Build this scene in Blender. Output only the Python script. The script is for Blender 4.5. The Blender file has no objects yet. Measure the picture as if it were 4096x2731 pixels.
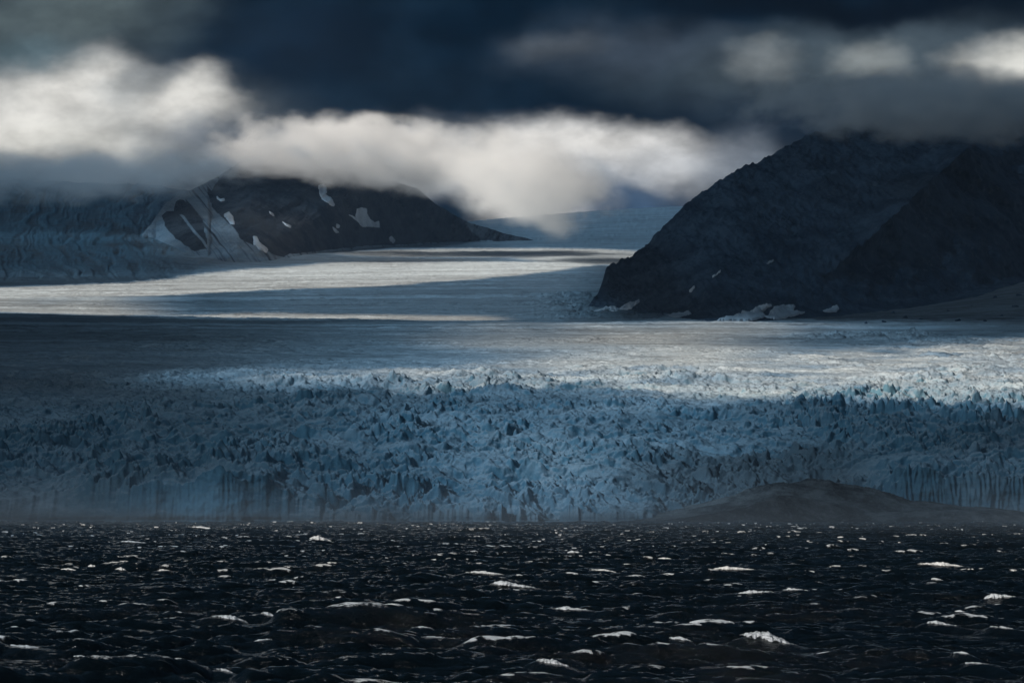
import bpy, math, time
import numpy as np
from mathutils import Vector
T0 = time.time()
C = bpy.context.scene.collection
scene = bpy.context.scene
rng = np.random.default_rng(7)

# ------------------------------------------------------------------ camera
W, H = 1024, 682
HFOV = math.radians(20.0)
FPX = 512 / math.tan(HFOV / 2)
CAMZ = 10.0
HOR = 506.0                                    # row of the true horizon
PITCH = math.atan((HOR - 341) / FPX)
cam_d = bpy.data.cameras.new('camera')
cam = bpy.data.objects.new('camera', cam_d); C.objects.link(cam)
cam_d.sensor_width = 36; cam_d.lens = 18 / math.tan(HFOV / 2)
cam_d.clip_start = 1; cam_d.clip_end = 80000
cam.location = (0, 0, CAMZ); cam.rotation_euler = (math.pi / 2 + PITCH, 0, 0)
scene.camera = cam

# ------------------------------------------------------------------ render settings
scene.view_settings.view_transform = 'Standard'
scene.view_settings.look = 'None'
scene.view_settings.exposure = 0.15
scene.view_settings.gamma = 1.0
scene.render.engine = 'CYCLES'
cy = scene.cycles
cy.use_denoising = True
cy.denoiser = 'OPENIMAGEDENOISE'
cy.max_bounces = 10; cy.diffuse_bounces = 2; cy.glossy_bounces = 3
cy.volume_bounces = 8; cy.transparent_max_bounces = 12
cy.volume_step_rate = 1.0; cy.volume_max_steps = 128
cy.sample_clamp_indirect = 4.0
cy.use_adaptive_sampling = True; cy.adaptive_threshold = 0.012

# ------------------------------------------------------------------ sun
SUN_EL = math.radians(30); SUN_AZ = math.radians(232)      # azimuth measured clockwise from +Y : behind and to the left
SD = Vector((math.sin(SUN_AZ) * math.cos(SUN_EL), math.cos(SUN_AZ) * math.cos(SUN_EL), math.sin(SUN_EL)))  # towards the sun
sun_d = bpy.data.lights.new('sun', 'SUN'); sun_d.energy = 5.0; sun_d.angle = math.radians(0.53)
sun_d.color = (1.0, 0.93, 0.84)
sun = bpy.data.objects.new('sun', sun_d); C.objects.link(sun)
sun.rotation_euler = (-SD).to_track_quat('-Z', 'Y').to_euler()

# ------------------------------------------------------------------ node helpers
def lin(r, g, b):
    f = lambda c: (c / 255 / 12.92) if c / 255 <= 0.04045 else ((c / 255 + 0.055) / 1.055) ** 2.4
    return (f(r), f(g), f(b), 1.0)

class NT:
    def __init__(s, tree):
        s.t = tree; s.n = tree.nodes; s.l = tree.links
    def new(s, typ, ins=None, **kw):
        nd = s.n.new(typ)
        for k, v in kw.items(): setattr(nd, k, v)
        for k, v in (ins or {}).items():
            if isinstance(v, bpy.types.NodeSocket): s.l.new(v, nd.inputs[k])
            else: nd.inputs[k].default_value = v
        return nd
    def math(s, op, a, b=0.0, c=0.0, clamp=False):
        nd = s.n.new('ShaderNodeMath'); nd.operation = op; nd.use_clamp = clamp
        for i, v in enumerate((a, b, c)):
            if isinstance(v, bpy.types.NodeSocket): s.l.new(v, nd.inputs[i])
            else: nd.inputs[i].default_value = v
        return nd.outputs[0]
    def vmath(s, op, a, b=(0, 0, 0)):
        nd = s.n.new('ShaderNodeVectorMath'); nd.operation = op
        for i, v in enumerate((a, b)):
            if isinstance(v, bpy.types.NodeSocket): s.l.new(v, nd.inputs[i])
            else: nd.inputs[i].default_value = v
        return nd.outputs[0]
    def noise(s, vec, scale, detail=4, rough=0.55, dist=0.0, out=0):
        nd = s.new('ShaderNodeTexNoise', {'Vector': vec, 'Scale': scale, 'Detail': detail, 'Roughness': rough, 'Distortion': dist})
        return nd.outputs[out]
    def ramp(s, f, lo, hi, a=0.0, b=1.0, kind='SMOOTHSTEP'):
        nd = s.new('ShaderNodeMapRange', {'Value': f, 'From Min': lo, 'From Max': hi, 'To Min': a, 'To Max': b}, interpolation_type=kind, clamp=True) if kind != 'LINEAR' else \
             s.new('ShaderNodeMapRange', {'Value': f, 'From Min': lo, 'From Max': hi, 'To Min': a, 'To Max': b}, clamp=True)
        return nd.outputs[0]
    def mix(s, f, a, b, blend='MIX'):
        nd = s.n.new('ShaderNodeMix'); nd.data_type = 'RGBA'; nd.blend_type = blend
        for i, v in ((0, f), (6, a), (7, b)):
            if isinstance(v, bpy.types.NodeSocket): s.l.new(v, nd.inputs[i])
            else: nd.inputs[i].default_value = v
        return nd.outputs[2]
    def attr(s, name):
        return s.new('ShaderNodeAttribute', attribute_name=name).outputs['Fac']
    def mapping(s, vec, scale=(1, 1, 1), loc=(0, 0, 0), rot=(0, 0, 0), kind='POINT'):
        return s.new('ShaderNodeMapping', {'Vector': vec, 'Location': loc, 'Rotation': rot, 'Scale': scale}, vector_type=kind).outputs[0]

def material(name):
    m = bpy.data.materials.new(name); m.use_nodes = True
    m.node_tree.nodes.clear()
    nt = NT(m.node_tree)
    out = nt.new('ShaderNodeOutputMaterial')
    return m, nt, out

# ------------------------------------------------------------------ world: open sky, with distant cloud banks in the north
world = bpy.data.worlds.new('World'); scene.world = world; world.use_nodes = True
world.node_tree.nodes.clear()
w = NT(world.node_tree)
SKY_STRENGTH = 0.02
def uE(u, row):                                # direction slopes of a picture position (measuring aid)
    return ((u - 512) / FPX, math.tan(PITCH + math.atan((341 - row) / FPX)))
def build_world():
    out = w.new('ShaderNodeOutputWorld')
    g = w.new('ShaderNodeTexCoord').outputs['Generated']
    sep = w.new('ShaderNodeSeparateXYZ', {0: g})
    ys = w.math('MAXIMUM', sep.outputs[1], 0.02)
    U = w.math('DIVIDE', sep.outputs[0], ys); E = w.math('DIVIDE', sep.outputs[2], ys)
    # unit: 100 picture-pixels worth of slope
    k = FPX / 100
    UE = w.new('ShaderNodeCombineXYZ', {0: w.math('MULTIPLY', U, k), 1: w.math('MULTIPLY', E, k), 2: 0.0}).outputs[0]
    n1 = w.noise(w.mapping(UE, scale=(0.9, 1.3, 1)), 1.3, 4, 0.5, out=1)
    warp = w.vmath('MULTIPLY', w.vmath('SUBTRACT', n1, (0.5, 0.5, 0.5)), (0.9, 0.55, 0))
    P = w.vmath('ADD', UE, warp)
    n2 = w.noise(w.mapping(UE, scale=(1, 1.5, 1), loc=(3, 7, 0)), 0.9, 5, 0.5)
    nsky = w.new('ShaderNodeTexSky', sky_type='NISHITA', sun_disc=False, sun_elevation=SUN_EL, sun_rotation=SUN_AZ,
                 altitude=10, air_density=1.0, dust_density=0.6, ozone_density=2.0)
    open_sky = w.mix(1.0, nsky.outputs[0], (SKY_STRENGTH,) * 3 + (1,), 'MULTIPLY')
    base_a = lin(1, 18, 33); base_b = lin(11, 30, 46)
    col = w.mix(w.ramp(n2, 0.4, 0.65), base_a, base_b)
    # (u, row, half-width px, half-height px, tilt deg, sRGB, strength, softness)
    blobs = [
        (60, 10, 190, 75, -8, (84, 96, 98), 0.9),
        (300, 40, 120, 60, 0, (10, 26, 44), 0.5),
        (20, 62, 90, 30, 0, (90, 120, 130), 0.5),
        (860, 62, 330, 62, -4, (72, 84, 92), 0.85),
        (620, 48, 160, 46, -3, (62, 72, 84), 0.65),
        (560, 45, 60, 22, -6, (86, 92, 98), 0.5),
        (770, 58, 55, 26, 0, (120, 126, 128), 0.7),
        (880, 62, 50, 34, 10, (140, 146, 146), 0.75),
        (1040, 68, 110, 40, 0, (214, 214, 208), 1.0),
        (900, 120, 330, 50, 2, (28, 40, 54), 0.9),
        (860, 5, 330, 26, 3, (1, 8, 20), 0.95),
        (95, 122, 250, 92, 4, (104, 112, 118), 0.95),
        (60, 120, 190, 70, 2, (190, 190, 186), 0.95),
        (55, 100, 110, 52, -20, (226, 224, 218), 0.8),
        (185, 98, 75, 46, 10, (216, 214, 208), 0.9),
        (128, 80, 60, 22, -20, (110, 122, 130), 0.35),
        (30, 140, 130, 26, 0, (216, 214, 206), 0.5),
        (300, 158, 200, 46, 8, (104, 112, 122), 0.8),
        (520, 160, 320, 52, 1, (150, 156, 164), 0.9),
        (560, 148, 210, 34, -1, (222, 220, 216), 0.95),
        (400, 170, 170, 26, 8, (186, 188, 188), 0.7),
        (540, 195, 90, 62, 12, (226, 224, 220), 0.95),
        (630, 215, 120, 44, 0, (66, 90, 118), 0.75),
        (590, 198, 30, 14, 0, (34, 54, 82), 0.5),
        (660, 165, 90, 34, 0, (200, 202, 204), 0.7),
        (740, 160, 60, 50, 0, (120, 130, 142), 0.6),
    ]
    for (u, r, a, b, tilt, rgb, st) in blobs:
        x, e = uE(u, r)
        q = w.mapping(P, loc=(x * k, e * k, 0), rot=(0, 0, math.radians(-tilt)), scale=(a / 100, b / 100, 1), kind='TEXTURE')
        d = w.new('ShaderNodeVectorMath', {0: q}, operation='LENGTH').outputs['Value']
        f = w.ramp(d, 1.05, 0.15, 0.0, st)
        col = w.mix(f, col, lin(*rgb))
    # darker and lighter wisps
    col = w.mix(1.0, col, w.ramp(w.noise(w.mapping(UE, scale=(0.9, 1.5, 1)), 1.8, 5, 0.55), 0.3, 0.7, 0.78, 1.18), 'MULTIPLY')
    front = w.math('MULTIPLY', w.ramp(sep.outputs[1], 0.3, 0.8), w.ramp(E, 0.34, 0.2))
    allc = w.mix(front, open_sky, col)
    bg = w.new('ShaderNodeBackground', {'Color': allc, 'Strength': 1.0})
    w.l.new(bg.outputs[0], out.inputs[0])
build_world()
world.cycles.sampling_method = 'MANUAL'; world.cycles.sample_map_resolution = 512

# ------------------------------------------------------------------ numpy noise
def _hash_tab(n, k, seed):
    r = np.random.default_rng(seed); return r.random((n, n, k))
_G = {}
def gnoise(x, y, seed=0):
    """gradient noise, about -1..1"""
    if seed not in _G:
        a = np.random.default_rng(1000 + seed).random((256, 256)) * 2 * np.pi
        _G[seed] = (np.cos(a).astype(np.float32), np.sin(a).astype(np.float32))
    gx, gy = _G[seed]
    xi = np.floor(x).astype(np.int64); yi = np.floor(y).astype(np.int64)
    fx = (x - xi).astype(np.float32); fy = (y - yi).astype(np.float32)
    x0 = xi & 255; x1 = (xi + 1) & 255; y0 = yi & 255; y1 = (yi + 1) & 255
    u = fx * fx * fx * (fx * (fx * 6 - 15) + 10); v = fy * fy * fy * (fy * (fy * 6 - 15) + 10)
    d = lambda a, b, dx, dy: gx[a, b] * dx + gy[a, b] * dy
    n00 = d(x0, y0, fx, fy); n10 = d(x1, y0, fx - 1, fy); n01 = d(x0, y1, fx, fy - 1); n11 = d(x1, y1, fx - 1, fy - 1)
    return 1.5 * ((n00 * (1 - u) + n10 * u) * (1 - v) + (n01 * (1 - u) + n11 * u) * v)
def fbm(x, y, octv=4, seed=0, gain=0.5, lac=2.03):
    s = 0; a = 1; t = 0
    for i in range(octv):
        s = s + a * gnoise(x, y, seed + i); t += a; a *= gain; x = x * lac + 17.3; y = y * lac - 9.1
    return s / t
def ridged(x, y, octv=4, seed=0, gain=0.5):
    s = 0; a = 1; t = 0
    for i in range(octv):
        s = s + a * (1 - 2 * np.abs(gnoise(x, y, seed + i))); t += a; a *= gain; x = x * 2.07 + 3.3; y = y * 2.07 + 8.1
    return s / t
def worley(x, y, seed=0):
    """F1, F2, offset to the nearest point (dx, dy) and three random numbers of its cell"""
    tab = _hash_tab(128, 5, 500 + seed).astype(np.float32)
    xi = np.floor(x).astype(np.int64); yi = np.floor(y).astype(np.int64)
    f1 = np.full(x.shape, 9.0, np.float32); f2 = f1.copy()
    bx = np.zeros_like(f1); by = np.zeros_like(f1); bi = np.zeros(x.shape, np.int32)
    for i in (-1, 0, 1):
        for j in (-1, 0, 1):
            cx = (xi + i); cyy = (yi + j); a = cx & 127; b = cyy & 127
            dx = (x - cx - tab[a, b, 0]).astype(np.float32); dy = (y - cyy - tab[a, b, 1]).astype(np.float32)
            d = np.sqrt(dx * dx + dy * dy)
            m = d < f1
            f2 = np.where(m, f1, np.minimum(f2, d)); f1 = np.where(m, d, f1)
            bx = np.where(m, dx, bx); by = np.where(m, dy, by); bi = np.where(m, (a * 128 + b).astype(np.int32), bi)
    r = tab.reshape(-1, 5)[bi]
    return f1, f2, bx, by, r[..., 2], r[..., 3], r[..., 4]
def sstep(a, b, x):
    t = np.clip((x - a) / (b - a), 0, 1); return t * t * (3 - 2 * t)
def bump1(x, c, w_):
    return np.exp(-((x - c) / w_) ** 2)

# ------------------------------------------------------------------ picture measure <-> world
def world_from(u, row, D):
    """world point at picture column u, row, at distance y = D"""
    t = (341 - row) / FPX
    zz = D * np.tan(PITCH + np.arctan(t))
    depth = D * math.cos(PITCH) + zz * math.sin(PITCH)
    return (u - 512) / FPX * depth, D, CAMZ + zz
def pic_from(x, y, z):
    zz = z - CAMZ
    depth = y * math.cos(PITCH) + zz * math.sin(PITCH)
    up = -y * math.sin(PITCH) + zz * math.cos(PITCH)
    return 512 + FPX * x / depth, 341 - FPX * up / depth
def z_from_row(row, D):
    return CAMZ + D * np.tan(PITCH + np.arctan((341 - row) / FPX))

def grid_mesh(name, X, Y, Z, attrs=None, mat=None, smooth=True, keep=None, kind=None, flip=False):
    nr, nc = X.shape
    co = np.stack([X, Y, Z], -1).reshape(-1, 3).astype(np.float32)
    i = np.arange(nr * nc).reshape(nr, nc)
    q = np.stack([i[:-1, :-1], i[:-1, 1:], i[1:, 1:], i[1:, :-1]], -1).reshape(-1, 4)
    if flip: q = q[:, ::-1]
    if keep is not None:
        kq = (keep[:-1, :-1] | keep[:-1, 1:] | keep[1:, 1:] | keep[1:, :-1]).reshape(-1)
        q = q[kq]
        used = np.zeros(nr * nc, bool); used[q.reshape(-1)] = True
        remap = np.cumsum(used) - 1
        q = remap[q]; co = co[used]
        attrs = {k: np.asarray(v).reshape(-1)[used] for k, v in (attrs or {}).items()}
    return raw_mesh(name, co, q, attrs, mat, smooth, kind)
def raw_mesh(name, co, q, attrs=None, mat=None, smooth=True, kind=None):
    me = bpy.data.meshes.new(name)
    me.vertices.add(len(co)); me.vertices.foreach_set('co', np.ascontiguousarray(co, np.float32).reshape(-1))
    k = q.shape[1]
    me.loops.add(len(q) * k); me.loops.foreach_set('vertex_index', np.ascontiguousarray(q, np.int32).reshape(-1))
    me.polygons.add(len(q)); me.polygons.foreach_set('loop_start', np.arange(0, len(q) * k, k, dtype=np.int32))
    me.update(calc_edges=True)
    me.polygons.foreach_set('use_smooth', np.full(len(q), smooth, bool))
    for n, v in (attrs or {}).items():
        a = me.attributes.new(n, 'FLOAT', 'POINT'); a.data.foreach_set('value', np.ascontiguousarray(v, np.float32).reshape(-1))
    if mat: me.materials.append(mat)
    o = bpy.data.objects.new(name, me); C.objects.link(o)
    if kind: o['kind'] = kind
    return o
def thing(o, label, cat, group=None):
    o['label'] = label; o['category'] = cat
    if group: o['group'] = group
    return o

# ------------------------------------------------------------------ glacier base shape (row of the surface per column and distance)
DK = np.array([1850, 1885, 1945, 2005, 2085, 2270, 2540, 2830, 3650, 5500, 6500, 8000, 9000, 10000, 12000, 14500], float)
UK = np.array([-300, 0, 140, 265, 330, 480, 600, 700, 820, 900, 1024, 1324], float)
RT = np.array([
 [500, 488, 478, 466, 453, 420, 391, 368, 343, 315, 300, 287, 262, 237, 196, 180],
 [504, 488, 476, 464, 452, 420, 391, 368, 343, 316, 300, 287, 262, 237, 196, 180],
 [481, 479, 472, 462, 450, 418, 389, 367, 343, 318, 302, 285, 264, 242, 200, 183],
 [481, 478, 470, 458, 447, 415, 388, 367, 343, 319, 303, 283, 271, 259, 225, 200],
 [513, 496, 470, 452, 438, 412, 386, 368, 344, 319.5, 303, 283, 271, 260, 242, 232],
 [514, 500, 474, 455, 438, 411, 385, 368, 344, 320.5, 303, 283, 270, 259, 240, 220],
 [515, 499, 473, 454, 437, 410, 385, 369, 345, 320, 303, 284, 271, 260, 237, 210],
 [514, 500, 480, 458, 440, 410, 386, 369, 346, 320, 304, 285, 273, 262, 238, 205],
 [505, 497, 485, 460, 440, 412, 388, 370, 348, 322, 306, 290, 280, 270, 250, 235],
 [480, 472, 462, 451, 437, 412, 390, 371, 350, 323, 304, 288, 280, 270, 255, 240],
 [472, 465, 457, 449, 436, 412, 390, 371, 350, 322, 283, 265, 260, 255, 250, 245],
 [472, 465, 457, 449, 436, 412, 390, 371, 350, 322, 283, 265, 260, 255, 250, 245]], float)
_ug = np.arange(-300, 1325, 6.0); _lg = np.linspace(math.log(1850), math.log(14500), 420)
def _mk():
    a = np.array([np.interp(_lg, np.log(DK), RT[i]) for i in range(len(UK))])
    b = np.array([np.interp(_ug, UK, a[:, j]) for j in range(len(_lg))]).T     # (u, l)
    def blur(m, n, ax):
        kx = np.hanning(2 * n + 3)[1:-1]; kx /= kx.sum()
        p = np.pad(m, [(n, n) if i == ax else (0, 0) for i in (0, 1)], mode='reflect', reflect_type='odd')
        return np.apply_along_axis(lambda v: np.convolve(v, kx, 'valid'), ax, p)
    b = blur(b, 6, 1); b = blur(b, 5, 0)
    return b
_RB = _mk()
def base_row(u, D):
    fu = np.clip((u + 300) / 6.0, 0, len(_ug) - 1.001)
    fl = np.clip((np.log(np.maximum(D, 1850)) - _lg[0]) / (_lg[1] - _lg[0]), 0, len(_lg) - 1.001)
    i = fu.astype(int); j = fl.astype(int); a = fu - i; b = fl - j
    return (_RB[i, j] * (1 - a) + _RB[i + 1, j] * a) * (1 - b) + (_RB[i, j + 1] * (1 - a) + _RB[i + 1, j + 1] * a) * b
def ground_z(x, y):
    x = np.asarray(x, float); y = np.asarray(y, float)
    u = 512 + FPX * x / np.maximum(y, 500)
    for _ in range(2):
        r = base_row(u, y); z = z_from_row(r, np.maximum(y, 1850)); u = pic_from(x, np.maximum(y, 500), z)[0]
    return np.where(y < 1850, 0.0, z), u, r
def D_for_row(u, row):
    Ds = np.linspace(1850, 14400, 900)
    return np.array([Ds[np.argmin(np.abs(base_row(np.full(900, uu), Ds) - rr))] for uu, rr in zip(np.atleast_1d(u), np.atleast_1d(row))])

# ------------------------------------------------------------------ materials
def mat_ice():
    m, n, out = material('glacier_ice')
    geo = n.new('ShaderNodeNewGeometry'); pos = geo.outputs['Position']
    nz = n.new('ShaderNodeSeparateXYZ', {0: geo.outputs['Normal']}).outputs[2]
    dirt_shade = n.attr('dirt_shade'); blue = n.attr('blue')
    big = n.noise(n.mapping(pos, scale=(0.012, 0.02, 0.03)), 1.0, 5, 0.6)
    fine = n.noise(n.mapping(pos, scale=(0.16, 0.16, 0.25)), 1.0, 5, 0.62)
    snow = n.mix(fine, (0.36, 0.46, 0.52, 1), (0.80, 0.84, 0.86, 1))
    ice = n.mix(fine, (0.060, 0.16, 0.23, 1), (0.20, 0.36, 0.43, 1))
    steep = n.ramp(nz, 0.92, 0.45)
    f = n.math('ADD', n.math('MULTIPLY', steep, n.ramp(big, 0.25, 0.75, 0.35, 1.0)), blue, clamp=True)
    col = n.mix(f, snow, ice)
    # wind-blown streaks of dust, stretched across the flow
    st = n.noise(n.mapping(pos, scale=(0.0035, 0.022, 0.0)), 1.0, 6, 0.62)
    st2 = n.noise(n.mapping(pos, scale=(0.02, 0.06, 0.0)), 1.0, 5, 0.6)
    dd = n.math('MULTIPLY', n.ramp(n.math('ADD', n.math('MULTIPLY', st, 0.6), n.math('MULTIPLY', st2, 0.4)), 0.44, 0.66), 0.5)
    dd = n.math('MULTIPLY', dd, n.attr('streak'))
    dtot = n.math('ADD', dirt_shade, dd, clamp=True)  # dirt, dust streaks and painted crevasse shade together
    mud = n.mix(big, (0.09, 0.095, 0.10, 1), (0.20, 0.19, 0.185, 1))
    col = n.mix(dtot, col, mud)
    bmp = n.new('ShaderNodeBump', {'Height': fine, 'Strength': 0.7, 'Distance': 1.6})
    p = n.new('ShaderNodeBsdfPrincipled', {'Base Color': col, 'Roughness': 0.65, 'IOR': 1.31, 'Normal': bmp.outputs[0]})
    p.inputs['Specular IOR Level'].default_value = 0.25
    n.l.new(p.outputs[0], out.inputs[0]); return m

def mat_rock(name, c1, c2, c3=(0.30, 0.33, 0.36, 1), snowy=0.0, sc=1.0):
    m, n, out = material(name)
    geo = n.new('ShaderNodeNewGeometry'); pos = geo.outputs['Position']
    a = n.noise(n.mapping(pos, scale=(0.006 * sc, 0.006 * sc, 0.009 * sc), rot=(0, 0.6, 0)), 1.0, 8, 0.68)
    b = n.noise(n.mapping(pos, scale=(0.05 * sc, 0.05 * sc, 0.03 * sc)), 1.0, 6, 0.65)
    col = n.mix(n.ramp(a, 0.38, 0.62), c1, c2)
    col = n.mix(n.math('MULTIPLY', n.ramp(b, 0.5, 0.8), 0.45), col, c3)
    if snowy:
        ic = n.attr('ice')
        icol = n.mix(n.noise(n.mapping(pos, scale=(0.01, 0.01, 0.03)), 1.0, 5, 0.6), (0.12, 0.20, 0.27, 1), (0.60, 0.62, 0.63, 1))
        col = n.mix(ic, col, icol)
    bmp = n.new('ShaderNodeBump', {'Height': n.math('ADD', b, n.math('MULTIPLY', a, 2.0)), 'Strength': 0.8, 'Distance': 14.0 / sc})
    p = n.new('ShaderNodeBsdfPrincipled', {'Base Color': col, 'Roughness': 0.95, 'Normal': bmp.outputs[0]})
    p.inputs['Specular IOR Level'].default_value = 0.1
    n.l.new(p.outputs[0], out.inputs[0]); return m

def mat_snow():
    m, n, out = material('old_snow')
    pos = n.new('ShaderNodeNewGeometry').outputs['Position']
    col = n.mix(n.ramp(n.noise(n.mapping(pos, scale=(0.02,) * 3), 1.0, 6, 0.6), 0.35, 0.7), (0.86, 0.86, 0.87, 1), (0.58, 0.58, 0.60, 1))
    p = n.new('ShaderNodeBsdfPrincipled', {'Base Color': col, 'Roughness': 0.8})
    n.l.new(p.outputs[0], out.inputs[0]); return m

def mat_water():
    m, n, out = material('sea_water')
    geo = n.new('ShaderNodeNewGeometry'); pos = geo.outputs['Position']
    foam = n.attr('foam')
    brk = n.noise(n.mapping(pos, scale=(1.3, 2.4, 2.0)), 1.0, 7, 0.75)
    f = n.ramp(n.math('ADD', foam, n.math('MULTIPLY', n.math('SUBTRACT', brk, 0.5), 1.7)), 0.40, 0.72)
    f = n.math('MULTIPLY', f, n.ramp(foam, 0.02, 0.2))
    r1 = n.noise(n.mapping(pos, scale=(1.3, 2.4, 1.8), rot=(0, 0, 0.45)), 1.0, 7, 0.66, 0.5)
    gust = n.ramp(n.noise(n.mapping(pos, scale=(0.02, 0.05, 0.0)), 1.0, 3, 0.5), 0.32, 0.68, 0.2, 1.0)
    bmp = n.new('ShaderNodeBump', {'Height': n.math('MULTIPLY', r1, gust), 'Strength': 1.0, 'Distance': 0.55})
    p = n.new('ShaderNodeBsdfPrincipled', {'Base Color': (0.0018, 0.004, 0.0055, 1), 'Roughness': 0.1, 'IOR': 1.333, 'Normal': bmp.outputs[0]})
    fc = n.mix(brk, (0.55, 0.58, 0.60, 1), (0.92, 0.93, 0.93, 1))
    q = n.new('ShaderNodeBsdfPrincipled', {'Base Color': fc, 'Roughness': 0.9, 'Normal': bmp.outputs[0]})
    mx = n.new('ShaderNodeMixShader', {0: f, 1: p.outputs[0], 2: q.outputs[0]})
    n.l.new(mx.outputs[0], out.inputs[0]); return m

def mat_foam():
    m, n, out = material('white_foam')
    pos = n.new('ShaderNodeNewGeometry').outputs['Position']
    h = n.noise(n.mapping(pos, scale=(2.4,) * 3), 1.0, 6, 0.7)
    bmp = n.new('ShaderNodeBump', {'Height': h, 'Strength': 1.0, 'Distance': 0.25})
    p = n.new('ShaderNodeBsdfPrincipled', {'Base Color': n.mix(h, (0.50, 0.53, 0.55, 1), (0.95, 0.95, 0.95, 1)), 'Roughness': 0.9, 'Normal': bmp.outputs[0]})
    e = n.noise(n.mapping(pos, scale=(3.5, 3.5, 5.0)), 1.0, 5, 0.7)
    cut = n.ramp(n.math('ADD', n.attr('body'), n.math('MULTIPLY', n.math('SUBTRACT', e, 0.5), 1.5)), 0.30, 0.42)
    mx = n.new('ShaderNodeMixShader', {0: cut, 1: n.new('ShaderNodeBsdfTransparent').outputs[0], 2: p.outputs[0]})
    n.l.new(mx.outputs[0], out.inputs[0]); return m
M_ICE = mat_ice(); M_SNOW = mat_snow(); M_WATER = mat_water(); M_FOAM = mat_foam()
M_ROCK = mat_rock('dark_basalt', (0.025, 0.046, 0.072, 1), (0.08, 0.12, 0.165, 1), (0.21, 0.25, 0.285, 1))
M_ROCK2 = mat_rock('scree', (0.04, 0.042, 0.048, 1), (0.10, 0.10, 0.105, 1), (0.17, 0.165, 0.165, 1), snowy=1.0)
M_MUD = mat_rock('moraine_gravel', (0.045, 0.047, 0.05, 1), (0.22, 0.215, 0.21, 1), (0.40, 0.39, 0.38, 1), sc=6.0)

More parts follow.
